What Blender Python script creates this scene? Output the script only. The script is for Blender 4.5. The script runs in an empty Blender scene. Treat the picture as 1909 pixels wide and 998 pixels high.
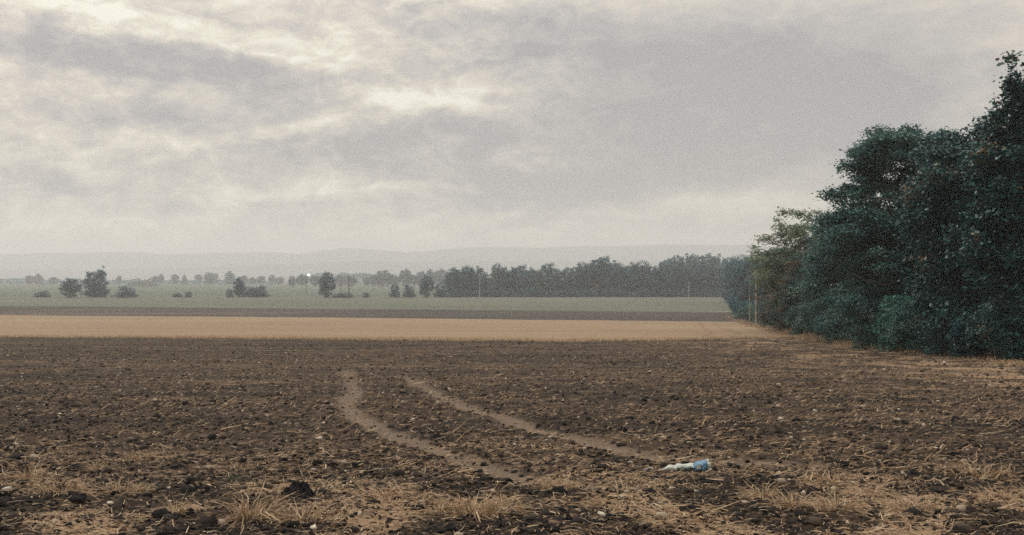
import bpy, math, random
import numpy as np
from mathutils import Vector

SC = bpy.context.scene
COL = SC.collection
RAD = math.radians

# ------------------------------------------------------------------ camera
F = 2304.0                 # focal length in photograph pixels (1909 wide)
CX, HY = 954.5, 517.0      # image centre column, horizon row
EYE = 1.7
cam_d = bpy.data.cameras.new('camera')
cam_d.sensor_width = 36.0
cam_d.lens = 36.0 * F / 1909.0
cam_d.shift_y = 18.0 / 1909.0
cam_d.clip_start = 0.1
cam_d.clip_end = 30000.0
cam = bpy.data.objects.new('camera', cam_d)
cam.location = (0, 0, EYE)
cam.rotation_euler = (RAD(90), 0, 0)
COL.objects.link(cam)
SC.camera = cam

# ------------------------------------------------------------------ view
SC.view_settings.view_transform = 'Standard'
SC.view_settings.look = 'None'
SC.view_settings.gamma = 1.0
SC.view_settings.exposure = 0.0
SC.view_settings.use_curve_mapping = False
SC.render.engine = 'CYCLES'
SC.cycles.max_bounces = 5
SC.cycles.diffuse_bounces = 2
SC.cycles.transmission_bounces = 4
SC.cycles.volume_bounces = 1
SC.cycles.use_denoising = False
SC.render.film_transparent = False

# ------------------------------------------------------------------ sun
SUN_AZ, SUN_EL = RAD(-48), RAD(42)
sd = bpy.data.lights.new('sun', 'SUN')
sd.energy = 1.1
sd.angle = RAD(14)
sd.color = (1.0, 0.95, 0.89)
sun = bpy.data.objects.new('sun', sd)
S = Vector((math.sin(SUN_AZ) * math.cos(SUN_EL), math.cos(SUN_AZ) * math.cos(SUN_EL), math.sin(SUN_EL)))
sun.rotation_euler = S.to_track_quat('Z', 'Y').to_euler()
sun.location = S * 60
COL.objects.link(sun)


# ------------------------------------------------------------------ node helpers
class V:
    """a float socket with arithmetic"""
    def __init__(self, nt, s): self.nt, self.s = nt, s
    def _m(self, op, *a, clamp=False):
        n = self.nt.nodes.new('ShaderNodeMath'); n.operation = op; n.use_clamp = clamp
        for i, x in enumerate((self,) + a):
            if isinstance(x, V): self.nt.links.new(x.s, n.inputs[i])
            else: n.inputs[i].default_value = float(x)
        return V(self.nt, n.outputs[0])
    def __add__(s, o): return s._m('ADD', o)
    __radd__ = __add__
    def __sub__(s, o): return s._m('SUBTRACT', o)
    def __mul__(s, o): return s._m('MULTIPLY', o)
    __rmul__ = __mul__
    def __truediv__(s, o): return s._m('DIVIDE', o)
    def __neg__(s): return s._m('MULTIPLY', -1.0)
    def __rsub__(s, o): return (-s) + o
    def f(s, op, *a): return s._m(op, *a)
    def clamp(s): return s._m('ADD', 0.0, clamp=True)
    def sstep(s, a, b):
        n = s.nt.nodes.new('ShaderNodeMapRange'); n.interpolation_type = 'SMOOTHSTEP'
        s.nt.links.new(s.s, n.inputs[0])
        for i, x in enumerate((a, b, 0.0, 1.0)):
            n.inputs[i + 1].default_value = x
        return V(s.nt, n.outputs[0])


def mixc(nt, fac, a, b):
    n = nt.nodes.new('ShaderNodeMix'); n.data_type = 'RGBA'; n.blend_type = 'MIX'; n.clamp_factor = True
    for x, i in ((fac, 0), (a, 6), (b, 7)):
        if isinstance(x, V): nt.links.new(x.s, n.inputs[i])
        elif hasattr(x, 'is_linked'): nt.links.new(x, n.inputs[i])
        elif i == 0: n.inputs[0].default_value = x
        else: n.inputs[i].default_value = (*x, 1)
    return n.outputs[2]


def noise(nt, vec, scale, detail=3, rough=0.5, dist=0.0, color=False, sxyz=None):
    if sxyz is not None:
        m = nt.nodes.new('ShaderNodeVectorMath'); m.operation = 'MULTIPLY'
        nt.links.new(vec, m.inputs[0]); m.inputs[1].default_value = sxyz; vec = m.outputs[0]
    n = nt.nodes.new('ShaderNodeTexNoise')
    nt.links.new(vec, n.inputs['Vector'])
    n.inputs['Scale'].default_value = scale; n.inputs['Detail'].default_value = detail
    n.inputs['Roughness'].default_value = rough; n.inputs['Distortion'].default_value = dist
    return n.outputs['Color'] if color else V(nt, n.outputs['Fac'])


def attr(nt, name):
    n = nt.nodes.new('ShaderNodeAttribute'); n.attribute_name = name
    return V(nt, n.outputs['Fac'])


def new_mat(name):
    m = bpy.data.materials.new(name); m.use_nodes = True
    nt = m.node_tree; b = nt.nodes['Principled BSDF']
    tc = nt.nodes.new('ShaderNodeTexCoord')
    return m, nt, b, tc


# ------------------------------------------------------------------ world: broken overcast
world = bpy.data.worlds.new('World'); SC.world = world
world.use_nodes = True
nt = world.node_tree; nt.nodes.clear()
out = nt.nodes.new('ShaderNodeOutputWorld'); bg = nt.nodes.new('ShaderNodeBackground')
nt.links.new(bg.outputs[0], out.inputs[0])
sky = nt.nodes.new('ShaderNodeTexSky'); sky.sky_type = 'NISHITA'; sky.sun_disc = False
sky.sun_elevation = SUN_EL; sky.sun_rotation = SUN_AZ; sky.dust_density = 3.0; sky.air_density = 1.0
tc = nt.nodes.new('ShaderNodeTexCoord')
dirv = tc.outputs['Generated']
sep = nt.nodes.new('ShaderNodeSeparateXYZ'); nt.links.new(dirv, sep.inputs[0])
dx, dy, dz = (V(nt, sep.outputs[i]) for i in range(3))
el = dz.f('ARCSINE'); az = dx.f('ARCTAN2', dy)
# flattened cloud-deck coordinates
zz = dz.f('MAXIMUM', 0.0) + 0.13
cmb = nt.nodes.new('ShaderNodeCombineXYZ')
nt.links.new((dx / zz).s, cmb.inputs[0]); nt.links.new((dy / zz).s, cmb.inputs[1])
deck = cmb.outputs[0]
warp = noise(nt, dirv, 9.0, 7, 0.66, 0.3, color=True, sxyz=(1, 1, 2.2))
sw = nt.nodes.new('ShaderNodeSeparateColor'); nt.links.new(warp, sw.inputs[0])
w0, w1 = V(nt, sw.outputs[0]), V(nt, sw.outputs[1])
PX = az * (F * 1.02) + (w0 - 0.5) * 210.0           # degrees of the sky written as photo pixels
PY = el * (-F) + HY + (w1 - 0.5) * 110.0
BLOBS = [  # centre x, y, radii, tilt (positive falls to the right), amount
    (290, 120, 200, 44, -4, -.36), (520, 160, 150, 36, 2, -.30), (70, 118, 90, 26, 8, -.24), (400, 222, 190, 26, -6, -.22),
    (220, 62, 280, 22, 5, .26), (470, 108, 140, 13, 9, .26), (650, 80, 90, 42, -25, .22), (770, 186, 150, 20, 2, .36),
    (500, 245, 190, 11, -14, .22), (90, 190, 90, 40, 10, -.10),
    (690, 285, 240, 50, 3, -.26), (850, 215, 90, 32, 22, -.22), (1270, 250, 380, 140, -6, -.36), (1060, 85, 330, 55, 4, -.26),
    (1090, 352, 170, 26, 0, -.20), (1720, 190, 280, 170, 0, -.22), (960, 300, 60, 26, 0, .10),
    (125, 345, 52, 20, 8, -.26), (925, 328, 34, 12, 0, -.26), (925, 374, 40, 9, 0, -.18), (290, 392, 80, 9, 3, -.12),
    (800, 352, 260, 9, -3, .14), (620, 385, 200, 10, 0, -.06), (1400, 395, 300, 22, 0, .16), (200, 255, 160, 12, 2, .12)]
val = None
pxy = nt.nodes.new('ShaderNodeCombineXYZ'); nt.links.new(PX.s, pxy.inputs[0]); nt.links.new(PY.s, pxy.inputs[1])
for bx, by, rx, ry, t, a in BLOBS:
    mp = nt.nodes.new('ShaderNodeMapping'); mp.vector_type = 'TEXTURE'; nt.links.new(pxy.outputs[0], mp.inputs['Vector'])
    mp.inputs['Location'].default_value = (bx - CX, by, 0); mp.inputs['Rotation'].default_value = (0, 0, RAD(t)); mp.inputs['Scale'].default_value = (rx, ry, 1)
    ln = nt.nodes.new('ShaderNodeVectorMath'); ln.operation = 'LENGTH'; nt.links.new(mp.outputs[0], ln.inputs[0])
    g = (V(nt, ln.outputs['Value']).f('POWER', 2.8) * -0.75).f('EXPONENT')
    val = g * a if val is None else g.f('MULTIPLY_ADD', a, val)
n1 = noise(nt, deck, 1.1, 9, 0.58, 0.5)
n2 = noise(nt, dirv, 16.0, 7, 0.6, 0.6, sxyz=(1, 1, 2.4))
n3 = noise(nt, dirv, 42.0, 6, 0.62, 0.8, sxyz=(1, 1, 1.7))
puff = (n2 - 0.5) * 1.5 + (n3 - 0.5) * 1.1
calm = V(nt, PX.s).sstep(0.0, 260.0) * 0.55          # the right-hand deck is smoother
V0 = val * 1.6 + 0.605 + (n1 - 0.5) * 0.85 + puff * (1.0 - calm)
ramp = nt.nodes.new('ShaderNodeValToRGB'); nt.links.new(V0.s, ramp.inputs[0])
cr = ramp.color_ramp
cr.elements[0].position = -0.0; cr.elements[0].color = (.36, .35, .355, 1)
cr.elements[1].position = 1.0; cr.elements[1].color = (.93, .90, .755, 1)
for p, c in ((.30, (.485, .457, .43, 1)), (.55, (.635, .58, .50, 1)), (.78, (.78, .73, .595, 1))):
    e = cr.elements.new(p); e.color = c
hz = el.sstep(RAD(2.7), RAD(0.2))
cl = mixc(nt, hz * 0.8, ramp.outputs[0], (1.04, .70, .515))
# overcast zenith brightening, its unseen part raised and blued to light ground and haze
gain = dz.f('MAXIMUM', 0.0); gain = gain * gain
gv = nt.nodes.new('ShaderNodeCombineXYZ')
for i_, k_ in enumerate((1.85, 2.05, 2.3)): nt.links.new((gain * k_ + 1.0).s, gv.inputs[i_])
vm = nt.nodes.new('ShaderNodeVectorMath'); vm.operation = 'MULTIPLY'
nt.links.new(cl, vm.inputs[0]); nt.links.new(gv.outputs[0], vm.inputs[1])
vs = nt.nodes.new('ShaderNodeVectorMath'); vs.operation = 'SCALE'
nt.links.new(sky.outputs[0], vs.inputs[0]); vs.inputs['Scale'].default_value = 0.1
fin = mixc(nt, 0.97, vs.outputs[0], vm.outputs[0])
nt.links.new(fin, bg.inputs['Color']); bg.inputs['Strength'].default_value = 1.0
world.cycles.sampling_method = 'MANUAL'; world.cycles.sample_map_resolution = 512


# ------------------------------------------------------------------ numpy noise
def _h(ix, iy, seed):
    h = (ix.astype(np.int64) * 374761393 + iy.astype(np.int64) * 668265263 + seed * 974711) & 0xFFFFFFFF
    h = ((h ^ (h >> 13)) * 1274126177) & 0xFFFFFFFF
    return ((h ^ (h >> 16)) & 0xFFFF) / 65535.0


def vn(x, y, seed=0):
    ix, iy = np.floor(x), np.floor(y); fx, fy = x - ix, y - iy
    fx = fx * fx * (3 - 2 * fx); fy = fy * fy * (3 - 2 * fy)
    a, b = _h(ix, iy, seed), _h(ix + 1, iy, seed); c, d = _h(ix, iy + 1, seed), _h(ix + 1, iy + 1, seed)
    return (a * (1 - fx) + b * fx) * (1 - fy) + (c * (1 - fx) + d * fx) * fy


def fbm(x, y, oct=4, seed=0, g=0.5):
    r, a, t = 0, 1, 0
    for o in range(oct):
        r = r + a * vn(x, y, seed + o * 17); t += a; a *= g
        x, y = x * 2.03 + 13.1, y * 2.03 + 7.7
    return r / t


def ss(x, a, b):
    t = np.clip((x - a) / (b - a), 0, 1); return t * t * (3 - 2 * t)


# ------------------------------------------------------------------ terrain: a gentle fall to a wide plain
PLAIN = -6.1
def tz(y):
    y = np.asarray(y, float)
    k = 0.5; s = (-PLAIN - 0.029 * y) / k
    return PLAIN + k * np.logaddexp(0, s)


def ground_at(px, py):
    """world point on the smooth terrain that the photograph shows at (px, py)"""
    a = (py - HY) / F
    lo, hi = 2.0, 9000.0
    for _ in range(60):
        m = math.sqrt(lo * hi)
        if (EYE - float(tz(m))) / m > a: lo = m
        else: hi = m
    return (px - CX) / F * lo, lo


def gx(px, d): return (px - CX) / F * d
def up(py_base_free, d): return EYE + (HY - py_base_free) / F * d      # height seen at that row


_EX = np.array([-30., 0., 30., 48., 67., 90., 126., 180., 240., 360., 500., 900.])
_EV = np.array([18., 18.2, 18.6, 19.2, 20.0, 22.2, 27., 35., 43., 64., 87., 155.])
def forest_edge(y): return np.interp(y, _EX, _EV)


def poly_track(pts):
    return np.array([ground_at(*p) for p in pts])


TRACKS = [poly_track([(648, 690), (655, 712), (662, 735), (640, 752), (662, 778), (705, 800), (770, 825), (835, 850), (905, 874), (985, 893), (1100, 908)]),
          poly_track([(752, 700), (778, 715), (803, 731), (850, 751), (915, 774), (985, 795), (1050, 808), (1120, 829), (1190, 849), (1290, 858), (1400, 862), (1510, 868)])]


def track_mask(x, y):
    m = np.zeros_like(x)
    for k, T in enumerate(TRACKS):
        best = np.full_like(x, 9.0); par = np.zeros_like(x)
        seg = 0
        for i in range(len(T) - 1):
            a, b = T[i], T[i + 1]; ab = b - a; L2 = ab @ ab
            t = np.clip(((x - a[0]) * ab[0] + (y - a[1]) * ab[1]) / L2, 0, 1)
            d = np.hypot(x - a[0] - t * ab[0], y - a[1] - t * ab[1])
            u = d < best
            best = np.where(u, d, best); par = np.where(u, (i + t) / (len(T) - 1), par)
        wob = 0.12 * (fbm(x * 2.5, y * 2.5, 3, 51 + k) - .5)
        e = ss(best + wob * 1.6 + .10 * (fbm(x * 9, y * 9, 2, 57) - .5), 0.31, 0.10)
        m = np.maximum(m, e * (.6 + .4 * ss(par, 0.0, 0.3)) * (1 - 0.35 * ss(par, 0.8, 1.0)))
    return m


def straw_mask(x, y):
    front = ss(y, 16.5, 9.5)
    n = fbm(x * .9, y * .9, 4, 5)
    s = front * ss(n, .42, .60) * .95
    s = np.maximum(s, ss(forest_edge(y) - x + 1.6 * (fbm(x * .8, y * .5, 3, 14) - .5), 3.0, .4) * ss(y, 22, 36) * (.35 + .65 * ss(fbm(x * 1.7, y * 1.2, 3, 16), .35, .6)))
    s = np.maximum(s, .75 * ss(x, 3, 14) * ss(y, 18, 30) * ss(fbm(x * 1.3, y * .9, 4, 8), .35, .7))
    s = np.maximum(s, .22 * ss(fbm(x * .12, y * .45, 4, 9), .46, .66))
    return np.clip(s, 0, 1)


SACK = ground_at(1279, 877)
def micro(x, y, tm=None):
    d = np.maximum(y, 4)
    h = 0.10 * (fbm(x * .35, y * .55, 3, 1) - .5)
    h = h + 0.075 * (fbm(x * 1.6, y * 1.9, 3, 2) - .5) * ss(d, 90, 30)
    r = 1 - np.abs(2 * fbm(x * 4.2, y * 4.2, 3, 3) - 1)
    fine = .034 * (r - .6) + .042 * (fbm(x * 13, y * 13, 2, 4) - .5) + .026 * (vn(x * 31, y * 31, 6) - .5)
    fine = fine * ss(d, 45, 12)
    fine = fine * (1 - .85 * np.exp(-(((x - SACK[0]) / .42) ** 2 + ((y - SACK[1] + .12) / .5) ** 2) ** 2))
    if tm is not None: fine = fine * (1 - .55 * tm); h = h - .03 * tm
    return h + fine


def field_z(x, y):
    x = np.atleast_1d(np.asarray(x, float)); y = np.atleast_1d(np.asarray(y, float))
    return tz(y) + micro(x, y, track_mask(x, y))


# ------------------------------------------------------------------ object helpers
def tag(o, label=None, cat=None, group=None, kind=None):
    if label: o['label'] = label
    if cat: o['category'] = cat
    if group: o['group'] = group
    if kind: o['kind'] = kind
    return o


def mesh_np(name, verts, quads=None, tris=None, smooth=False):
    me = bpy.data.meshes.new(name)
    verts = np.ascontiguousarray(verts, np.float32)
    loops, starts, off = [], [], 0
    for f, k in ((quads, 4), (tris, 3)):
        if f is None or len(f) == 0: continue
        f = np.asarray(f, np.int32); loops.append(f.ravel()); starts.append(off + np.arange(len(f), dtype=np.int32) * k); off += f.size
    loops = np.concatenate(loops); starts = np.concatenate(starts)
    me.vertices.add(len(verts)); me.vertices.foreach_set('co', verts.ravel())
    me.loops.add(len(loops)); me.loops.foreach_set('vertex_index', loops)
    me.polygons.add(len(starts)); me.polygons.foreach_set('loop_start', starts)
    if smooth: me.polygons.foreach_set('use_smooth', np.ones(len(starts), bool))
    me.update(calc_edges=True)
    return me


def set_attr(me, name, vals, dom='POINT'):
    a = me.attributes.new(name, 'FLOAT', dom); a.data.foreach_set('value', np.ascontiguousarray(vals, np.float32))


def obj(name, me, mat=None, parent=None):
    o = bpy.data.objects.new(name, me); COL.objects.link(o)
    if mat and not me.materials: me.materials.append(mat)
    if parent: o.parent = parent
    return o


def empty(name, loc=(0, 0, 0), rz=0.0, sc=1.0):
    o = bpy.data.objects.new(name, None); COL.objects.link(o)
    o.empty_display_size = 0.2
    o.location = loc; o.rotation_euler = (0, 0, rz)
    o.scale = (sc, sc, sc) if isinstance(sc, (int, float)) else sc
    return o


def tube(path, radii, sides=6):
    path = np.asarray(path, float); n = len(path)
    t = np.gradient(path, axis=0); t /= np.linalg.norm(t, axis=1)[:, None] + 1e-9
    ref = np.array([1., .13, 0.]) if abs(t[0, 0]) < .8 else np.array([0., 1., 0.13])
    u = np.cross(t, ref); u /= np.linalg.norm(u, axis=1)[:, None] + 1e-9
    v = np.cross(t, u)
    a = np.arange(sides) * 2 * np.pi / sides
    r = np.asarray(radii, float)[:, None, None]
    vv = path[:, None] + r * (np.cos(a)[None, :, None] * u[:, None] + np.sin(a)[None, :, None] * v[:, None])
    i = np.arange(n - 1)[:, None] * sides; j = np.arange(sides)[None]; j2 = (j + 1) % sides
    q = np.stack([i + j, i + j2, i + sides + j2, i + sides + j], -1).reshape(-1, 4)
    return vv.reshape(-1, 3), q


class Join:
    def __init__(s): s.v, s.q, s.t, s.n = [], [], [], 0
    def add(s, v, q=None, t=None):
        v = np.asarray(v, float)
        if q is not None and len(q): s.q.append(np.asarray(q) + s.n)
        if t is not None and len(t): s.t.append(np.asarray(t) + s.n)
        s.v.append(v); s.n += len(v); return s
    def tube(s, *a, **k): return s.add(*tube(*a, **k))
    def mesh(s, name, smooth=False):
        return mesh_np(name, np.concatenate(s.v), np.concatenate(s.q) if s.q else None, np.concatenate(s.t) if s.t else None, smooth)


# ------------------------------------------------------------------ materials
def soil_nodes(nt, tc, streak=True):
    P = tc.outputs['Object']
    a = noise(nt, P, 0.6, 6, .62)
    b = noise(nt, P, 9.0, 6, .7)
    c = noise(nt, P, 1.0, 5, .6, sxyz=(.10, .9, 1))
    c2 = noise(nt, P, 1.0, 4, .65, sxyz=(.03, .45, 1))
    fac = (a - .5) * 1.0 + (b - .5) * 2.6 + (c - .5) * 1.5 + (c2 - .5) * 1.5 + (noise(nt, P, 2.6, 5, .7, sxyz=(.5, 1, 1)) - .5) * 1.6 + .42
    return P, fac.clamp()


def mat_field():
    m, nt, b, tc = new_mat('ploughed_soil')
    P, fac = soil_nodes(nt, tc)
    col = mixc(nt, fac, (.0105, .0090, .0085), (.070, .045, .029))
    tr = attr(nt, 'track'); st = attr(nt, 'straw')
    # bits of old straw and pale crumbs worked into the soil
    sp = noise(nt, P, 26.0, 4, .75, 0.6, sxyz=(.6, 1, 1))
    sp2 = noise(nt, P, 3.2, 5, .7, 0.2, sxyz=(.35, 1, 1))
    mask = (sp * .6 + sp2 * .4 + st * .13).sstep(.525, .63)
    st = st * (1.0 - tr * .7)
    mask2 = (sp2 + st * .7 - .32).sstep(.32, .9) * (st * 1.2).clamp() * .25
    col = mixc(nt, (mask * (st * .6 + .5)).clamp(), col, (.34, .225, .14))
    col = mixc(nt, mask2, col, (.24, .155, .098))
    col = mixc(nt, (tr * ((b_ := noise(nt, P, 14.0, 5, .7)) * 1.7 + .0)).clamp(), col, (.180, .130, .094))
    nt.links.new(col, b.inputs['Base Color'])
    b.inputs['Roughness'].default_value = .95; b.inputs['Specular IOR Level'].default_value = .12
    bn = noise(nt, P, 22.0, 6, .75)
    bp = nt.nodes.new('ShaderNodeBump'); bp.inputs['Strength'].default_value = .9; bp.inputs['Distance'].default_value = .035
    nt.links.new(bn.s, bp.inputs['Height']); nt.links.new(bp.outputs[0], b.inputs['Normal'])
    return m


def mat_strip(name, c1, c2, s_x=.06, scale=.5, c3=None, amt=.3, post=None):
    m, nt, b, tc = new_mat(name)
    P = tc.outputs['Object']
    a = noise(nt, P, scale, 6, .65, sxyz=(s_x, 1, 1)); g = noise(nt, P, scale * 6, 5, .75)
    l = noise(nt, P, .018, 4, .6)
    fac = ((a - .5) * 1.3 + (g - .5) * 1.1 + (l - .5) * 1.0 + .5).clamp()
    col = mixc(nt, fac, c1, c2)
    if c3:
        k = noise(nt, P, .05, 5, .7, sxyz=(.25, 1, 1))
        col = mixc(nt, k.sstep(.5, .68) * amt, col, c3)
    if post: col = post(nt, P, col)
    nt.links.new(col, b.inputs['Base Color'])
    b.inputs['Roughness'].default_value = .95; b.inputs['Specular IOR Level'].default_value = .1
    bp = nt.nodes.new('ShaderNodeBump'); bp.inputs['Strength'].default_value = .8; bp.inputs['Distance'].default_value = .08
    nt.links.new(g.s, bp.inputs['Height']); nt.links.new(bp.outputs[0], b.inputs['Normal'])
    return m


def mat_tint(name, stops, rough=.85, transl=0.0, spec=.2, bump=0.0):
    """colour from a per-piece tint (0..1)"""
    m, nt, b, tc = new_mat(name)
    t = attr(nt, 'tint')
    r = nt.nodes.new('ShaderNodeValToRGB'); nt.links.new(t.s, r.inputs[0])
    e = r.color_ramp.elements
    while len(e) < len(stops): e.new(.5)
    for k, (p, c) in zip(e, stops): k.position = p; k.color = (*c, 1)
    nt.links.new(r.outputs[0], b.inputs['Base Color'])
    b.inputs['Roughness'].default_value = rough; b.inputs['Specular IOR Level'].default_value = spec
    if bump:
        n = noise(nt, tc.outputs['Object'], 60, 4, .7)
        bp = nt.nodes.new('ShaderNodeBump'); bp.inputs['Strength'].default_value = bump; bp.inputs['Distance'].default_value = .01
        nt.links.new(n.s, bp.inputs['Height']); nt.links.new(bp.outputs[0], b.inputs['Normal'])
    if transl:
        tr = nt.nodes.new('ShaderNodeBsdfTranslucent'); nt.links.new(r.outputs[0], tr.inputs[0])
        mx = nt.nodes.new('ShaderNodeMixShader'); mx.inputs[0].default_value = transl
        nt.links.new(b.outputs[0], mx.inputs[1]); nt.links.new(tr.outputs[0], mx.inputs[2])
        o = nt.nodes['Material Output']; nt.links.new(mx.outputs[0], o.inputs['Surface'])
    return m


def mat_bark(name='bark', c1=(.018, .017, .017), c2=(.05, .044, .04)):
    m, nt, b, tc = new_mat(name)
    n = noise(nt, tc.outputs['Object'], 7, 6, .7, sxyz=(1, 1, .25))
    nt.links.new(mixc(nt, n.sstep(.3, .7), c1, c2), b.inputs['Base Color'])
    b.inputs['Roughness'].default_value = .95
    bp = nt.nodes.new('ShaderNodeBump'); bp.inputs['Strength'].default_value = .8; bp.inputs['Distance'].default_value = .03
    nt.links.new(n.s, bp.inputs['Height']); nt.links.new(bp.outputs[0], b.inputs['Normal'])
    return m


M = {}
M['field'] = mat_field()
def wheel_lines(nt, P, col):
    sx = nt.nodes.new('ShaderNodeSeparateXYZ'); nt.links.new(P, sx.inputs[0])
    q = V(nt, sx.outputs[0]) - V(nt, sx.outputs[1]) * .144 - 1.6 + (noise(nt, P, .06, 3) - .5) * 3.0
    m = (q.f('ABSOLUTE').sstep(.42, .2) + (q - 2.0).f('ABSOLUTE').sstep(.42, .2) + (q + 9.0).f('ABSOLUTE').sstep(.3, .15) * .4).clamp() * noise(nt, P, .3, 3).sstep(.3, .6) * .45
    e = noise(nt, P, 1.0, 4, .6, sxyz=(.01, .22, 1)).sstep(.5, .62) * .6
    return mixc(nt, m, mixc(nt, e, col, (.20, .135, .085)), (.15, .10, .065))


M['stubble'] = mat_strip('stubble', (.175, .12, .077), (.335, .235, .152), .04, .7, post=wheel_lines)
M['dark'] = mat_strip('far_soil', (.032, .027, .025), (.075, .062, .054), .05, .5, (.16, .12, .085), .5)
M['green'] = mat_strip('young_crop', (.076, .086, .064), (.120, .126, .096), .05, .3, (.2, .165, .11), .4)
M['meadow'] = mat_strip('far_meadow', (.060, .078, .062), (.098, .112, .084), .03, .05, (.17, .16, .10), .3)
M['ground'] = mat_strip('bare_ground', (.05, .04, .032), (.09, .07, .05))
M['hill'] = mat_strip('wooded_hill', (.03, .045, .04), (.06, .07, .055), .5, .004)
M['bark'] = mat_bark()
TEAL = [(0, (.034, .088, .088)), (.5, (.066, .145, .132)), (.86, (.105, .185, .15)), (1, (.20, .175, .115))]
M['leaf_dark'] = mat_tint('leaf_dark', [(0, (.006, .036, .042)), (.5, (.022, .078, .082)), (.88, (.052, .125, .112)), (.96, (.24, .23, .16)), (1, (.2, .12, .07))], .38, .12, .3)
M['leaf_teal'] = mat_tint('leaf_teal', TEAL, .6, .2, .15)
M['leaf_green'] = mat_tint('leaf_green', [(0, (.018, .085, .074)), (.6, (.045, .16, .125)), (1, (.11, .20, .11))], .5, .25, .3)
M['leaf_pale'] = mat_tint('leaf_pale', [(0, (.10, .15, .10)), (.6, (.19, .235, .145)), (1, (.31, .32, .20))], .6, .35, .2)
M['leaf_rust'] = mat_tint('leaf_rust', [(0, (.03, .082, .08)), (.45, (.06, .115, .10)), (.72, (.17, .11, .08)), (1, (.28, .14, .085))], .6, .25, .2)
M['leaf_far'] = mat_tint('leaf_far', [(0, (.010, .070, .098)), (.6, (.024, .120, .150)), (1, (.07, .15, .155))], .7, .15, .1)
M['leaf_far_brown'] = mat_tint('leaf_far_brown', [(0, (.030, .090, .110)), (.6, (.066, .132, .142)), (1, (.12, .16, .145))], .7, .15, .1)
M['straw'] = mat_tint('dry_straw', [(0, (.17, .105, .06)), (.5, (.36, .24, .145)), (1, (.60, .46, .31))], .7, .15, .2)
M['clod'] = mat_tint('soil_clod', [(0, (.009, .0085, .0095)), (.45, (.030, .024, .021)), (.8, (.085, .061, .045)), (1, (.22, .15, .10))], .95, 0, .1, .6)
M['stone'] = mat_tint('pale_stone', [(0, (.22, .16, .115)), (.6, (.36, .28, .21)), (1, (.55, .47, .39))], .8, 0, .25, .4)
M['pole_grey'] = mat_bark('pole_grey', (.19, .18, .155), (.28, .26, .22))
M['pole_dark'] = mat_bark('pole_dark', (.05, .045, .04), (.09, .08, .07))

# ------------------------------------------------------------------ ground: sheets butted border to border
def border(pts):
    us, ds = [], []
    for px, py in pts:
        x, d = ground_at(px, py); us.append((px - CX) / F); ds.append(d)
    return lambda u: np.interp(u, us, ds)


B1 = border([(-700, 623), (40, 629), (500, 632), (1060, 637), (1240, 636), (1340, 633), (1480, 629), (1700, 626)])
B2 = border([(-700, 582), (40, 588), (600, 592), (1060, 597), (1380, 600), (2600, 608)])
B3 = border([(-700, 566), (40, 571), (600, 576), (1060, 580), (1380, 582), (2600, 590)])
B4 = border([(-700, 552), (40, 553), (700, 552.5), (1380, 554), (2600, 558)])


def sheet(name, mat, lo, hi, us, n, zf, label=None, extra=None, inv=True):
    t = np.linspace(0, 1, n)[:, None]
    l, h = lo(us)[None], hi(us)[None]
    d = 1 / (1 / l + (1 / h - 1 / l) * t) if inv else l + (h - l) * t
    x = us[None] * d
    X, Y = x.ravel(), d.ravel()
    Z = zf(X, Y)
    m, k = len(us), n
    i = np.arange(k - 1)[:, None] * m + np.arange(m - 1)[None]
    q = np.stack([i, i + 1, i + m + 1, i + m], -1).reshape(-1, 4)
    me = mesh_np(name, np.stack([X, Y, Z], 1), q, smooth=True)
    if extra: extra(me, X, Y)
    o = obj(name, me, mat); tag(o, label, kind='structure')
    return o


def const(v): return lambda u: np.full_like(u, v)


uf = np.concatenate([np.linspace(-1.1, -.48, 16)[:-1], np.linspace(-.48, .48, 700), np.linspace(.48, 1.1, 16)[1:]])
def fld_attr(me, X, Y):
    set_attr(me, 'track', track_mask(X, Y)); set_attr(me, 'straw', straw_mask(X, Y))
sheet('ploughed_field', M['field'], const(6.5), B1, uf, 405, lambda X, Y: tz(Y) + micro(X, Y, track_mask(X, Y)),
      'dark brown ploughed field with two curved pale wheel tracks', fld_attr)
um = np.linspace(-1.1, 1.1, 240)
def low(a):
    return lambda X, Y: tz(Y) + a * (fbm(X * .3, Y * .3, 3, 11) - .5)
def join_z(X, Y): return tz(Y) + micro(X, Y)
sheet('stubble_field', M['stubble'], B1, B2, um, 60, join_z, 'pale tan stubble field beyond the dark ploughed soil')
sheet('tilled_strip', M['dark'], B2, B3, um, 24, join_z, 'narrow dark tilled strip behind the tan stubble')
sheet('crop_field', M['green'], B3, B4, um, 24, join_z, 'dull green young crop field before the far trees')
sheet('meadow', M['meadow'], B4, const(8600.), um, 40, lambda X, Y: tz(Y), 'hazy green plain reaching back to the hills')
# the wider ground under and behind everything
gxs = np.linspace(-8500, 8500, 60); gys = np.concatenate([np.linspace(-250, 300, 40), np.geomspace(330, 8500, 30)])
GX, GY = np.meshgrid(gxs, gys); GZ = tz(GY) - .45
i = np.arange(len(gys) - 1)[:, None] * 60 + np.arange(59)[None]
o = obj('ground', mesh_np('ground', np.stack([GX.ravel(), GY.ravel(), GZ.ravel()], 1), np.stack([i, i + 1, i + 61, i + 60], -1).reshape(-1, 4)), M['ground'])
tag(o, kind='structure')


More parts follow.
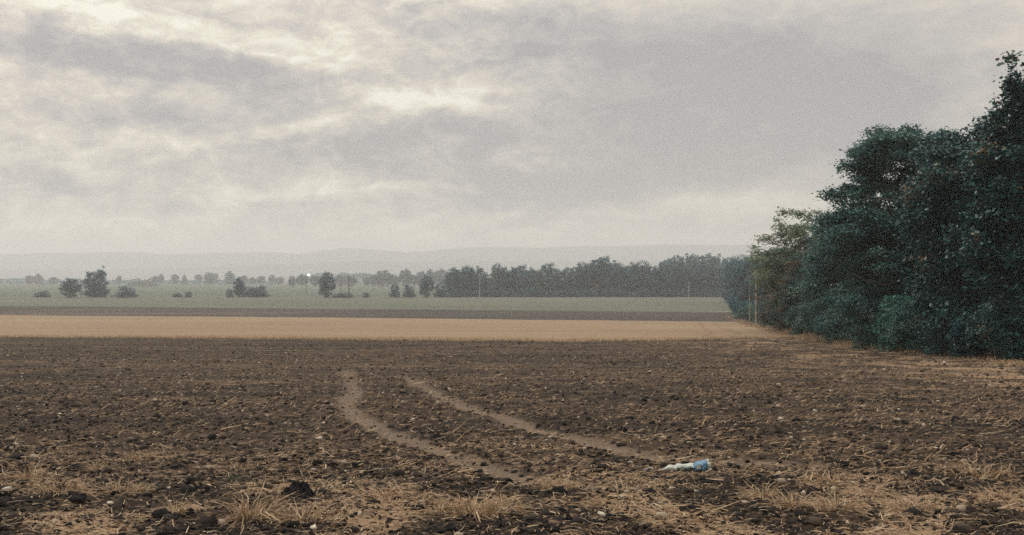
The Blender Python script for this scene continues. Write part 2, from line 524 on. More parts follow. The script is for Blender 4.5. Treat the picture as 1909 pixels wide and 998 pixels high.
# hills on the horizon
def hill(name, d, prof, depth, seed, label):
    px = np.linspace(-900, 2800, 260)
    top = np.interp(px, [p[0] for p in prof], [p[1] for p in prof])
    top = top + 5.0 * (fbm(px * .02, px * 0, 4, seed) - .5)
    zt = EYE + (HY - top) / F * d
    x = (px - CX) / F * d
    rows = []
    for t, k in ((-1, 0), (-.6, .38), (-.25, .8), (0, 1), (.4, .8), (1, 0)):
        rows.append(np.stack([x, np.full_like(x, d + t * depth), PLAIN - .3 + (zt - PLAIN) * k * (1 + (.06 * (fbm(px * .05, px * 0 + t * 9, 3, seed + 3) - .5) if 0 < k < 1 else 0))], 1))
    n = len(px); i = np.arange(5)[:, None] * n + np.arange(n - 1)[None]
    o = obj(name, mesh_np(name, np.concatenate(rows), np.stack([i, i + 1, i + n + 1, i + n], -1).reshape(-1, 4), smooth=True), M['hill'])
    tag(o, label, kind='structure')


hill('hills', 4900, [(-900, 474), (0, 474), (180, 470), (330, 473), (480, 470), (560, 473), (600, 466), (655, 463), (700, 465), (760, 472), (830, 464), (900, 459), (1000, 461), (1150, 459), (1300, 455), (1500, 462), (1900, 458), (2800, 466)], 800, 31, 'faint grey wooded hills along the misty horizon')
hill('foothills', 3900, [(-900, 502), (0, 502), (240, 503), (420, 497), (560, 492), (660, 486), (760, 490), (860, 484), (1000, 487), (1200, 485), (1500, 490), (2800, 488)], 450, 47, 'lower hazy foothills in front of the grey hills')
# low spoil bank on the plain
bx_, bd_ = gx(266, 1000), 1000
a = np.linspace(-1, 1, 40); AX, AY = np.meshgrid(a, a); r = np.sqrt(AX ** 2 + AY ** 2)
hh = 4.6 * ss(r, 1, .35) * (.75 + .5 * fbm(AX * 3 + 5, AY * 3, 3, 71))
i = np.arange(39)[:, None] * 40 + np.arange(39)[None]
o = obj('earth_bank', mesh_np('earth_bank', np.stack([bx_ + AX.ravel() * 17, bd_ + AY.ravel() * 14, PLAIN - .2 + hh.ravel()], 1), np.stack([i, i + 1, i + 41, i + 40], -1).reshape(-1, 4), smooth=True), M['hill'])
tag(o, 'low dark earth bank on the hazy green plain', kind='structure')


# ------------------------------------------------------------------ trees
def leaf_quads(c, rng, size, aspect=.6, flat=.5, sv=.35):
    n = len(c)
    nrm = rng.normal(size=(n, 3)); nrm[:, 2] = np.abs(nrm[:, 2]) + flat * 2
    nrm /= np.linalg.norm(nrm, axis=1)[:, None]
    t = rng.normal(size=(n, 3)); t -= (t * nrm).sum(1)[:, None] * nrm; t /= np.linalg.norm(t, axis=1)[:, None]
    b = np.cross(nrm, t)
    L = size * (1 + sv * rng.normal(size=n)).clip(.4, 2)[:, None]
    v = np.stack([c - t * L * .5, c + b * L * aspect * .5 + t * L * .08, c + t * L * .5, c - b * L * aspect * .5 + t * L * .08], 1).reshape(-1, 3)
    return v, np.arange(n * 4).reshape(-1, 4)


def make_tree(seed, H, R, base=.12, clumps=140, per=220, leaf=.17, cr=.62, flat=.55, trunk=.2, limbs=16, lobes=None, shell=.42, rag=.28, skirt=0.0, tone=.16, taper=1.0, bare=()):
    """meshes (trunk, limbs, crown) of one tree standing at the origin"""
    rng = np.random.default_rng(seed)
    if lobes is None: lobes = [(0, 0, H * (base + 1) / 2, R, R, H * (1 - base) / 2)]
    wts = np.array([l[3] * l[4] * l[5] for l in lobes]) ** .7; wts /= wts.sum()
    cc = []
    while len(cc) < clumps:
        l = lobes[rng.choice(len(lobes), p=wts)]
        dv = rng.normal(size=3); dv /= np.linalg.norm(dv)
        k = (rng.random() ** shell) * (1 + rag * (vn(np.array([dv[0] * 2.2 + 9]), np.array([dv[2] * 2.2 + dv[1] * 1.7 + 5]), seed)[0] - .5) * 2)
        p = np.array(l[:3]) + dv * np.array(l[3:]) * k
        if taper != 1.0:
            f = 1 - (1 - taper) * max(0, min(1, p[2] / H)); p[:2] *= f
        if p[2] > .15: cc.append(p)
    cc = np.array(cc)
    # trunk
    zt = H * .8; n = 9
    tt = np.linspace(0, 1, n)
    path = np.stack([np.cumsum(rng.normal(size=n) * .05 * R * .6), np.cumsum(rng.normal(size=n) * .05 * R * .6), tt * zt], 1); path[0, :2] = 0
    rad = trunk * (1 - tt * .86) * (1 + .5 * np.exp(-tt * 14))
    J = Join().tube(path, rad, 8)
    tm = J.mesh('trunk', True)
    J = Join()
    order = rng.permutation(len(cc))[:limbs]
    for k in order:
        e = cc[k]; h = np.clip(e[2] * rng.uniform(.35, .75), H * base * .8, zt * .95)
        i = h / zt * (n - 1); i0 = int(i); s = path[i0] + (path[min(i0 + 1, n - 1)] - path[i0]) * (i - i0)
        q = np.linspace(0, 1, 7)[:, None]
        mid = (s + e) / 2 + np.array([0, 0, -.08 * np.linalg.norm(e - s)]) + rng.normal(size=3) * .12 * np.linalg.norm(e - s)
        pth = (1 - q) ** 2 * s + 2 * q * (1 - q) * mid + q ** 2 * e
        r0 = trunk * (1 - h / zt * .8) * .6
        J.tube(pth, r0 * (1 - q[:, 0] * .85), 5)
        for _ in range(3):
            j = rng.integers(2, 6); d = rng.normal(size=3) * np.array([1, 1, .5]) * cr * 1.5
            J.tube(np.array([pth[j], pth[j] + d * .5 + rng.normal(size=3) * .1, pth[j] + d]), [r0 * .35, r0 * .25, r0 * .08], 4)
    for pth, r0 in bare:
        J.tube(pth, np.linspace(r0, r0 * .45, len(pth)), 6)
    lm = J.mesh('limbs', True)
    # leaves gathered in clumps
    sz = cr * rng.uniform(.6, 1.35, len(cc))
    cnt = np.maximum((per * (sz / cr) ** 2 * rng.uniform(.6, 1.3, len(cc))).astype(int), 4)
    idx = np.repeat(np.arange(len(cc)), cnt)
    g = rng.normal(size=(len(idx), 3)); g /= np.linalg.norm(g, axis=1)[:, None]; g *= (rng.random(len(idx)) ** .45)[:, None]
    g[:, 2] *= flat
    pts = cc[idx] + g * sz[idx][:, None] * (1 + .25 * rng.normal(size=len(idx)))[:, None]
    ct = rng.normal(size=len(cc)) * tone
    tint = np.clip(.45 + ct[idx] + rng.normal(size=len(idx)) * .14, 0, 1)
    if skirt:
        k = int(len(pts) * skirt); a = rng.random(k) * 6.283; rr = R * (.55 + .5 * rng.random(k))
        extra = np.stack([np.cos(a) * rr, np.sin(a) * rr, rng.random(k) ** 1.3 * H * (base + .2)], 1)
        pts = np.concatenate([pts, extra]); tint = np.concatenate([tint, np.clip(.3 + .2 * rng.normal(size=k), 0, 1)])
    pts = pts[pts[:, 2] > .03]; tint = tint[:len(pts)]
    v, q = leaf_quads(pts, rng, leaf)
    cm = mesh_np('crown', v, q); set_attr(cm, 'tint', tint, 'FACE')
    return tm, lm, cm


def part(name, me, mat, parent):
    """a part that shares its mesh with its look-alikes and carries its own material"""
    if not me.materials: me.materials.append(None)
    o = obj(name, me, None, parent)
    o.material_slots[0].link = 'OBJECT'; o.material_slots[0].material = M[mat]
    return o


def plant(name, proto, leafmat, x, d, H, H0, R_scale=1.0, rz=0.0, label='', cat='tree', group=None, sink=.15, z=None):
    t, l, c = proto
    s = H / H0
    zz = float(tz(d)) - sink if z is None else z
    r = empty(name, (x, d, zz), rz, (s * R_scale, s * R_scale, s))
    part('trunk', t, 'bark', r)
    if len(l.polygons): part('limbs', l, 'bark', r)
    part('crown', c, leafmat, r)
    return tag(r, label, cat, group)


def H_of(top, d):      # height of something standing at distance d whose top shows at that row
    return EYE + (HY - top) / F * d - float(tz(d))


ORD = ['first', 'second', 'third', 'fourth', 'fifth', 'sixth', 'seventh', 'eighth', 'ninth', 'tenth', 'eleventh', 'twelfth', 'thirteenth', 'fourteenth', 'fifteenth', 'sixteenth', 'seventeenth', 'eighteenth', 'nineteenth', 'twentieth',
       'twenty first', 'twenty second', 'twenty third', 'twenty fourth', 'twenty fifth', 'twenty sixth', 'twenty seventh', 'twenty eighth', 'twenty ninth', 'thirtieth', 'thirty first', 'thirty second', 'thirty third', 'thirty fourth', 'thirty fifth', 'thirty sixth', 'thirty seventh', 'thirty eighth', 'thirty ninth', 'fortieth', 'forty first', 'forty second', 'forty third', 'forty fourth']


# the wood's edge on the right -------------------------------------------------
spire = make_tree(11, 12.0, 2.5, .04, 260, 230, .19, .62, .75, .2, 14, shell=.5, rag=.14, tone=.2, taper=.45)
oak_dark = make_tree(12, 9.8, 2.9, .05, 310, 260, .165, .62, .75, .22, 16, shell=.5, rag=.22, tone=.2)
# the big spreading tree: flat plates of foliage, seen limbs
lob = [(.5, 0, 9.3, 2.2, 2.2, 1.3), (-.9, .2, 8.9, 1.6, 1.8, 1.1), (-1.7, -.2, 7.4, 1.5, 1.6, .8), (1.6, 0, 8.0, 1.9, 2.0, 1.2), (-2.3, 0, 6.3, 1.2, 1.5, .55),
       (-1.3, -.4, 5.6, 2.2, 2.2, .9), (.9, -.3, 6.0, 2.3, 2.3, 1.1), (-2.0, 0, 4.6, 1.9, 1.8, .9), (.3, -.6, 4.2, 2.8, 2.4, 1.1), (0, -.4, 2.6, 3.2, 2.6, 1.2), (0, 0, 1.2, 3.0, 2.6, 1.1)]
spread = make_tree(21, 10.6, 3.4, .08, 360, 400, .135, .58, .52, .24, 34, lobes=lob, shell=.6, rag=.2, tone=.13, bare=[
    ([(.3, -.6, 3.8), (.95, -2.2, 4.9), (.8, -2.75, 5.3), (.5, -2.8, 5.8), (.1, -2.7, 6.4), (.05, -2.5, 7.3), (.3, -2.2, 8.2), (.6, -1.9, 8.9)], .12),
    ([(.1, -2.7, 6.4), (-.5, -2.6, 6.8), (-1.2, -2.2, 6.9), (-1.9, -1.6, 7.1)], .07), ([(.5, -2.5, 6.9), (1.3, -2.6, 7.3), (1.8, -2.6, 7.9), (2.2, -2.3, 8.4)], .08), ([(1.6, -2.6, 7.5), (1.0, -2.5, 7.9), (.7, -2.4, 8.3)], .06),
    ([(-.2, -.8, 2.6), (-1.2, -2.6, 3.1), (-2.0, -2.6, 3.2), (-2.7, -2.2, 3.6)], .08), ([(.2, -2.6, .0), (-.2, -2.8, 1.2), (-.6, -2.7, 2.2)], .09), ([(-.9, -2.6, .0), (-1.1, -2.7, 1.0), (-1.0, -2.6, 1.9)], .07)])
round_a = make_tree(31, 9.0, 3.0, .05, 240, 250, .17, .7, .6, .2, 14, shell=.48, rag=.3, tone=.18)
airy = make_tree(41, 10.0, 2.8, .12, 260, 150, .17, .6, .55, .17, 24, shell=.55, rag=.35, tone=.15)
shrub = make_tree(51, 3.4, 1.9, .02, 120, 200, .14, .5, .7, .07, 10, shell=.55, rag=.3, tone=.18)
twiggy = make_tree(53, 3.0, 1.6, .05, 60, 40, .13, .5, .7, .05, 40, shell=.6, rag=.35, tone=.18)


def at_tree(name, proto, H0, R0, mat, px, d, top, halfw_px, rz, label, cat='tree', group=None):
    H = H_of(top, d) + .15
    rs = (halfw_px / F * d) / R0 / (H / H0)
    return plant(name, proto, mat, gx(px, d), d, H, H0, rs, rz, label, cat, group)


at_tree('broadleaf_tree', spire, 12.0, 2.5, 'leaf_dark', 1900, 45.5, 100, 114, .4, 'tallest dark glossy leaved tree with a ragged spire at the right edge')
at_tree('broadleaf_tree', oak_dark, 9.8, 2.9, 'leaf_dark', 1800, 50, 214, 118, 1.1, 'dense dark flat topped tree beside the tall spire tree')
plant('spreading_tree', spread, 'leaf_teal', gx(1672, 60), 60, H_of(230, 60) + .15, 10.6, 1.0, 0, 'big spreading blue green tree with layered foliage and dark bent limbs', 'tree')
at_tree('broadleaf_tree', round_a, 9.0, 3.0, 'leaf_teal', 1588, 76, 385, 92, .3, 'dark rounded tree under the left side of the spreading tree')
at_tree('broadleaf_tree', airy, 10.0, 2.8, 'leaf_pale', 1488, 106, 404, 78, .9, 'pale yellow green airy tree sticking up behind the dark wood edge')
at_tree('broadleaf_tree', round_a, 9.0, 3.0, 'leaf_rust', 1512, 96, 474, 60, 2.1, 'dark tree with rusty patches in front of the pale tree')
at_tree('broadleaf_tree', airy, 10.0, 2.8, 'leaf_rust', 1458, 122, 498, 40, .2, 'small red brown tree right of the grey poles')
at_tree('broadleaf_tree', round_a, 9.0, 3.0, 'leaf_teal', 1566, 90, 408, 60, 4.0, 'dark blue green tree filling the gap before the pale tree')
at_tree('broadleaf_tree', round_a, 9.0, 3.0, 'leaf_far', 1452, 175, 470, 46, 1.2, 'grey green tree behind the small red brown tree')
at_tree('broadleaf_tree', round_a, 9.0, 3.0, 'leaf_far_brown', 1418, 240, 478, 36, 5.1, 'brownish tree rising just behind the grey poles')
at_tree('broadleaf_tree', round_a, 9.0, 3.0, 'leaf_far', 1396, 300, 486, 34, .7, 'dull green tree left behind the grey poles')
at_tree('broadleaf_tree', round_a, 9.0, 3.0, 'leaf_far', 1374, 380, 490, 28, 3.3, 'hazy tree where the wood edge meets the far tree line')
# second rank inside the wood, seen through the gaps
rank = [(1880, 60, 240, 110), (1790, 66, 300, 120), (1735, 58, 380, 80), (1705, 74, 330, 110), (1640, 84, 400, 100), (1600, 98, 430, 90), (1560, 112, 455, 80), (1530, 132, 462, 60), (1500, 155, 475, 60), (1475, 190, 485, 55), (1440, 260, 490, 45), (1420, 330, 495, 40)]
for k, (px, d, top, hw) in enumerate(rank):
    at_tree('woodland_tree', round_a if k % 3 else oak_dark, 9.0 if k % 3 else 9.8, 3.0 if k % 3 else 2.9, 'leaf_dark' if k < 3 else 'leaf_teal', px, d, top, hw, k * 1.7,
            f'dark tree in the second rank of the wood, {ORD[k]} from the right', group='trees inside the wood')
# undergrowth along the foot of the wood
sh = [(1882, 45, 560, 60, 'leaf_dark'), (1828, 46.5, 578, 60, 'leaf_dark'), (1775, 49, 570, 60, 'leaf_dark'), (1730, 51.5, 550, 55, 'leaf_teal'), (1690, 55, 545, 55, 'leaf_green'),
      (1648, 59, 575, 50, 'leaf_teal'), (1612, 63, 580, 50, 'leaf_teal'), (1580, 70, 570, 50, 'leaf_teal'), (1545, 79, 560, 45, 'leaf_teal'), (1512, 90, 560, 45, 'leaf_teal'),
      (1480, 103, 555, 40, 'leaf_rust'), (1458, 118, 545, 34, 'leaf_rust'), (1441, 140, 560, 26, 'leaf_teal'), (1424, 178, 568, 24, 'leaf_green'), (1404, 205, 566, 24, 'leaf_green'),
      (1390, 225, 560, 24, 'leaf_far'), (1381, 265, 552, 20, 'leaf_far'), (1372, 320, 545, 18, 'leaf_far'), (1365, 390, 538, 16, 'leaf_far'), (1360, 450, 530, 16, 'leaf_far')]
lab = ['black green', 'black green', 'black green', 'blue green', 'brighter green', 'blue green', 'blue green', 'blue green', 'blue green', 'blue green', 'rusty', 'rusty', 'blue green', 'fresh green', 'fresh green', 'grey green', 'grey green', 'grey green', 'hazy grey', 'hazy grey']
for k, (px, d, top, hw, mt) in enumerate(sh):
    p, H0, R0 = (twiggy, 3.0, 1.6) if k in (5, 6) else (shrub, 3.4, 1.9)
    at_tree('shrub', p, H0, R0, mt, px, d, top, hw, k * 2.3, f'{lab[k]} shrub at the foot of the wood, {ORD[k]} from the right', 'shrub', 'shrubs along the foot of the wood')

# trees out on the plain ---------------------------------------------------------
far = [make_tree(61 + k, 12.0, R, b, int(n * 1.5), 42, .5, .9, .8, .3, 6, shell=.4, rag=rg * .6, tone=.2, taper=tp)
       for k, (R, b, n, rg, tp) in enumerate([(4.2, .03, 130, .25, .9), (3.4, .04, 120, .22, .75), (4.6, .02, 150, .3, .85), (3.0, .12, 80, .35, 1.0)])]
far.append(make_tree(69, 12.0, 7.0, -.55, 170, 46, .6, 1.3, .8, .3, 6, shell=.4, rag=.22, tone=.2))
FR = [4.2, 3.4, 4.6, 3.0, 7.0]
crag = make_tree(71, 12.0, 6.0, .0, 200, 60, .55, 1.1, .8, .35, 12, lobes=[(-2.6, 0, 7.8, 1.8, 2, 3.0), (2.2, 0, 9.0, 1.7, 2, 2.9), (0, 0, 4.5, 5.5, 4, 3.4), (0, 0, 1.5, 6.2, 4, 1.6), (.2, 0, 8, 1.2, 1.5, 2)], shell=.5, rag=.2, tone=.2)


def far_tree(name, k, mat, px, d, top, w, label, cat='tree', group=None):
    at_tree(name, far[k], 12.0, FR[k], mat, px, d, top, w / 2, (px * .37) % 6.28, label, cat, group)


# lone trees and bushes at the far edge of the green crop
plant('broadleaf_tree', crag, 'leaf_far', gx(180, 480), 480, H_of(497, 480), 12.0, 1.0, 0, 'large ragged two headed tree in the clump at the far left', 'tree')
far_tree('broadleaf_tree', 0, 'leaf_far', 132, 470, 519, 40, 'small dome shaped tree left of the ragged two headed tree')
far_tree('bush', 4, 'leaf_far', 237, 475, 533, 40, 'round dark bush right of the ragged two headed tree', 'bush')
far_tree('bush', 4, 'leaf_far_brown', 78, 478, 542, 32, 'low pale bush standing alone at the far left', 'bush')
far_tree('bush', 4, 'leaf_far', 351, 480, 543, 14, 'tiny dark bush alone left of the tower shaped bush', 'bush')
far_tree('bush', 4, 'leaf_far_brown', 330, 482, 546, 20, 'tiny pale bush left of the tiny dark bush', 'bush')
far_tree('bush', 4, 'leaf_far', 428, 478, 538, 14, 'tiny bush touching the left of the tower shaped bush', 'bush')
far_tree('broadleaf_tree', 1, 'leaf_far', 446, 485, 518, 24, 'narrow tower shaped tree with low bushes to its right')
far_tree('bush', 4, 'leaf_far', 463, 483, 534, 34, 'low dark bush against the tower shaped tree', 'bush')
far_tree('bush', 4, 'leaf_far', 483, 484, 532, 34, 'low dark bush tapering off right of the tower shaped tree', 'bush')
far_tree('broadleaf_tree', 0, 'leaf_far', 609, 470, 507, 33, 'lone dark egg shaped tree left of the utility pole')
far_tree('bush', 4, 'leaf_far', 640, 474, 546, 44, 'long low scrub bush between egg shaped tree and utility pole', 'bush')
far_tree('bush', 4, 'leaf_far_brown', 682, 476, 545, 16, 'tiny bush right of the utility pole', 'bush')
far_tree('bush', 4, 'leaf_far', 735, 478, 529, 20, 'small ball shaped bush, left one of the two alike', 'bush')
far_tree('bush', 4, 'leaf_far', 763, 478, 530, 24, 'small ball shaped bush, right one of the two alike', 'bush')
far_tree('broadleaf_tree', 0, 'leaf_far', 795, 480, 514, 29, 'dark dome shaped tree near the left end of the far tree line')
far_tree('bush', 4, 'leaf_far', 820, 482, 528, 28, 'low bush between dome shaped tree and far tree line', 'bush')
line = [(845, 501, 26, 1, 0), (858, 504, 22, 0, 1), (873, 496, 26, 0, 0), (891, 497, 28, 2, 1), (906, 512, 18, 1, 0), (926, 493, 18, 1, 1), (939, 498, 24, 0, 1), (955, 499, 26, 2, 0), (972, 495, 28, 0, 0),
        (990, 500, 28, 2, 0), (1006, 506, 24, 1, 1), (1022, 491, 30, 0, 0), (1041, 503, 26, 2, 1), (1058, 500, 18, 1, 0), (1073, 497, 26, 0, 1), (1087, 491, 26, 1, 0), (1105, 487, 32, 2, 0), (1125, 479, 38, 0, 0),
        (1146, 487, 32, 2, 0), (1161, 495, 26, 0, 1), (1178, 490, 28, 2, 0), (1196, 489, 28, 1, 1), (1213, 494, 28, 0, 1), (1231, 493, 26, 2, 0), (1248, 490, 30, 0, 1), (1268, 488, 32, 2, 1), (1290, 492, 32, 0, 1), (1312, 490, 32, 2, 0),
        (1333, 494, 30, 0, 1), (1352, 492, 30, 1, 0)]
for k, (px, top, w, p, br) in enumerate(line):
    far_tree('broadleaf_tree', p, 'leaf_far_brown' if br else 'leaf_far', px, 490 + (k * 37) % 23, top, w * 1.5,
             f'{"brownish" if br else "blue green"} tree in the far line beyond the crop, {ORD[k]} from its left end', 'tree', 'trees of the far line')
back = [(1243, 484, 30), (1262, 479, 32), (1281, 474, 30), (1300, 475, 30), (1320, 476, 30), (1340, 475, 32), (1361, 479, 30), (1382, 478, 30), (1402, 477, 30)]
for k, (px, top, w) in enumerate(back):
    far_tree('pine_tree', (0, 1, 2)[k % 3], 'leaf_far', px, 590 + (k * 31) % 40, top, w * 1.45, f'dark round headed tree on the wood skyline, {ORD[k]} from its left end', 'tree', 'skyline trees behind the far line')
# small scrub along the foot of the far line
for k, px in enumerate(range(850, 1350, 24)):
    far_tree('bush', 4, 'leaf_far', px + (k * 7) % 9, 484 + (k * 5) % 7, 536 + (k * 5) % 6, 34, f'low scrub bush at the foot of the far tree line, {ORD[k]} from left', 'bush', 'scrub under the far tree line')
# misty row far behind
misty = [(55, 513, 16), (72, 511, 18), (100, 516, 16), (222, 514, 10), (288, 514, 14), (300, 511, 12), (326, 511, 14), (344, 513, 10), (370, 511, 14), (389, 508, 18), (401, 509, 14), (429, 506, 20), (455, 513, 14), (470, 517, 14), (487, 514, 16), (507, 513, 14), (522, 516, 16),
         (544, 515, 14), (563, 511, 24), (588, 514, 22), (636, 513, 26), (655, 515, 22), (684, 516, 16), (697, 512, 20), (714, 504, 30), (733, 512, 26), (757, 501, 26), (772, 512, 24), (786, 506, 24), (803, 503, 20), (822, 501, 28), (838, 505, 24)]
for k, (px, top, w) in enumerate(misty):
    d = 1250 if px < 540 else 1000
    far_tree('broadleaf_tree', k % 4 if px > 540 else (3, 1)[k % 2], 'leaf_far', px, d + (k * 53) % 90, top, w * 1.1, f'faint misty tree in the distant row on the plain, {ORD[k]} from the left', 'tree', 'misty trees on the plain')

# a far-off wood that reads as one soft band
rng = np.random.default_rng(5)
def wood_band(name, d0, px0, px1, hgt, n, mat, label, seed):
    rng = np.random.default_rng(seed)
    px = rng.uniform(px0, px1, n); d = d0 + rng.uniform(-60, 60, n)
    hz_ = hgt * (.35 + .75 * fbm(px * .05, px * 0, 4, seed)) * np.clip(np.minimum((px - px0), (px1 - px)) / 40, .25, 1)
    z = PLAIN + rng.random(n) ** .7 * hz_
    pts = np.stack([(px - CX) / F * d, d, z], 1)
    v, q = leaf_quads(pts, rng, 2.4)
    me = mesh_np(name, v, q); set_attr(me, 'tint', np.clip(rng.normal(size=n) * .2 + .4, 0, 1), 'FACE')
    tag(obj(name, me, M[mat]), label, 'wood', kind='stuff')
wood_band('distant_wood', 1500, 540, 930, 15, 9000, 'leaf_far', 'blurred grey band of distant woodland behind the misty trees', 81)
wood_band('distant_hedge', 1350, -300, 520, 7, 6000, 'leaf_far', 'thin misty hedge line across the far left plain', 83)


# ------------------------------------------------------------------ poles
def pole(px, d, top, r, mat, label, arm=0, lamp=False, name='utility_pole'):
    H = H_of(top, d) + .3
    root = empty(name, (gx(px, d), d, float(tz(d)) - .3))
    q = np.linspace(0, 1, 6)
    J = Join().tube(np.stack([q * 0, q * 0, q * H], 1), r * (1.15 - q * .4), 8)
    top_ring = np.arange(8); J.add([(0, 0, H + .02)]); J.t.append(np.array([(40 + i, 40 + (i + 1) % 8, 48) for i in top_ring]))
    obj('post', J.mesh('post', True), M[mat], root)
    if arm:
        J = Join()
        s = .06
        z = H - .45
        J.tube([(-arm, 0, z + .42 * arm), (0, -r, z), (arm * .75, 0, z + .1)], [s * 1.4, s * 1.6, s * 1.2], 4)
        obj('crossarm', J.mesh('crossarm'), M[mat], root)
        for k in (-1, -.55, .7):
            J = Join().tube([(arm * k, 0, z + (.42 * arm * -k if k < 0 else .08)), (arm * k, 0, z + .12 + (.42 * arm * -k if k < 0 else .08)), (arm * k, 0, z + .28 + (.42 * arm * -k if k < 0 else .08))], [.05, .09, .04], 6)
            obj('insulator', J.mesh('insulator'), M['stone'], root)
    if lamp:
        J = Join().tube([(-.1, 0, H - .1), (.5, -.1, H + .1), (1.0, -.15, H + .1)], [.06, .05, .05], 5)
        obj('lamp_arm', J.mesh('lamp_arm'), M[mat], root)
        ld, lnt, lb, _ = new_mat('lamp_glow')
        lb.inputs['Base Color'].default_value = (.9, .88, .85, 1)
        lb.inputs['Emission Color'].default_value = (1, .97, .93, 1); lb.inputs['Emission Strength'].default_value = 6.0
        a = np.linspace(0, np.pi, 6)
        J = Join().tube(np.stack([1.0 + .55 * -np.cos(a), a * 0 - .15, a * 0 + H], 1), .42 * np.sin(a) + .03, 8)
        obj('lamp_head', J.mesh('lamp_head', True), ld, root)
    return tag(root, label, 'lamp post' if lamp else 'utility pole')


pole(1409, 150, 513, .11, 'pole_grey', 'taller nearer pale grey pole before the dark wood edge')
pole(1398, 176, 515, .10, 'pole_grey', 'shorter pale grey pole left of the taller one at the wood')
pole(650.5, 438, 515, .20, 'pole_dark', 'dark utility pole with slanted crossarm beside the egg shaped tree', arm=1.0)
pole(894, 470, 511, .18, 'pole_grey', 'thin pale pole in front of the far tree line, left end')
pole(1284, 472, 526, .16, 'pole_grey', 'thin pale pole in front of the far tree line, right half')
pole(635, 620, 515, .16, 'pole_dark', 'faint distant pole left of the dark utility pole')
pole(572, 600, 513, .14, 'pole_dark', 'distant lamp post with a bright white lamp on the plain', lamp=True, name='lamp_post')


# ------------------------------------------------------------------ loose soil, straw, stones
ICO_V = None
def ico():
    t = (1 + 5 ** .5) / 2
    v = np.array([(-1, t, 0), (1, t, 0), (-1, -t, 0), (1, -t, 0), (0, -1, t), (0, 1, t), (0, -1, -t), (0, 1, -t), (t, 0, -1), (t, 0, 1), (-t, 0, -1), (-t, 0, 1)], float)
    f = np.array([(0, 11, 5), (0, 5, 1), (0, 1, 7), (0, 7, 10), (0, 10, 11), (1, 5, 9), (5, 11, 4), (11, 10, 2), (10, 7, 6), (7, 1, 8), (3, 9, 4), (3, 4, 2), (3, 2, 6), (3, 6, 8), (3, 8, 9), (4, 9, 5), (2, 4, 11), (6, 2, 10), (8, 6, 7), (9, 8, 1)])
    return v / np.linalg.norm(v[0]), f
IV, IF = ico()


def scatter_xy(rng, n, d0, d1, fall, u=.5):
    out = []
    d = np.empty(0)
    while len(d) < n:
        c = rng.uniform(d0, d1, n * 3)
        d = np.concatenate([d, c[rng.random(n * 3) < (c / d1) * np.exp(-(c - d0) / fall) / ((min(fall, d1) / d1) * math.exp(-(max(fall, d0) - d0) / fall) * 1.3)]])
    d = d[:n]
    return rng.uniform(-u, u, n) * d, d


def lumps(name, n, size, d0, d1, fall, mat, label, seed, tmean=.45, flat=.65, keep=None):
    rng = np.random.default_rng(seed)
    x, y = scatter_xy(rng, n, d0, d1, fall)
    w = fbm(x * 1.1, y * 1.3, 3, seed) + rng.random(n) * .5
    tm = track_mask(x, y)
    k = (w > .66) & (y < B1(x / y)) & (np.hypot((x - SACK[0]) / .36, (y - SACK[1] + .1) / .3) > 1) & (rng.random(n) > tm * .72)
    x, y, tm = x[k], y[k], tm[k]; n = len(x)
    z = tz(y) + micro(x, y, tm)
    s = size * np.exp(rng.normal(size=n) * .55)
    s = np.minimum(s, size * 3.2)
    V_ = IV[None] * (1 + .28 * rng.normal(size=(n, 12, 1)).clip(-1.5, 1.5)) * (s[:, None, None] * np.stack([rng.uniform(.8, 1.5, n), rng.uniform(.7, 1.2, n), rng.uniform(.5, 1, n) * flat * 1.3], 1)[:, None, :])
    a = rng.random(n) * 6.28; ca, sa = np.cos(a)[:, None], np.sin(a)[:, None]
    VX = V_[..., 0] * ca - V_[..., 1] * sa + x[:, None]; VY = V_[..., 0] * sa + V_[..., 1] * ca + y[:, None]; VZ = V_[..., 2] + (z + s * .15)[:, None]
    Fs = (IF[None] + (np.arange(n) * 12)[:, None, None]).reshape(-1, 3)
    me = mesh_np(name, np.stack([VX, VY, VZ], -1).reshape(-1, 3), tris=Fs)
    set_attr(me, 'tint', np.repeat(np.clip(rng.normal(size=n) * .25 + tmean, 0, 1), 20), 'FACE')
    return tag(obj(name, me, M[mat]), label, name.split('_')[-1], kind='stuff')


lumps('soil_crumbs', 45000, .0125, 8.3, 34, 7, 'clod', 'loose dark crumbs and clods of ploughed soil', 101)
lumps('soil_clods', 9000, .021, 8.3, 26, 5, 'clod', 'bigger dark clods turned up by the plough', 103, .28)
lumps('field_clods', 21000, .019, 22, 84, 28, 'clod', 'rough clods out across the ploughed field', 107, .6, .8)
lumps('pebbles', 3600, .015, 8.5, 60, 22, 'stone', 'small pale pebbles scattered through the soil', 105, .5, .8)


def strand_mesh(name, base, direc, L, W, bend, rng, mat, tint):
    """bent flat strands: 3 points each"""
    n = len(base)
    side = np.cross(direc, np.array([0, 0, 1.0])); side += rng.normal(size=(n, 3)) * .35
    side /= np.linalg.norm(side, axis=1)[:, None] + 1e-9
    p0 = base; p1 = base + direc * (L * .5)[:, None]; p2 = base + direc * L[:, None] + bend * L[:, None]
    w = W[:, None] * side * .5
    v = np.stack([p0 - w, p0 + w, p1 - w * .9, p1 + w * .9, p2 - w * .3, p2 + w * .3], 1).reshape(-1, 3)
    i = (np.arange(n) * 6)[:, None]
    q = np.stack([i + [0, 1, 3, 2], i + [2, 3, 5, 4]], 1).reshape(-1, 4)
    me = mesh_np(name, v, q); set_attr(me, 'tint', np.repeat(np.clip(tint, 0, 1), 2), 'FACE')
    if not me.materials: me.materials.append(M[mat])
    return me


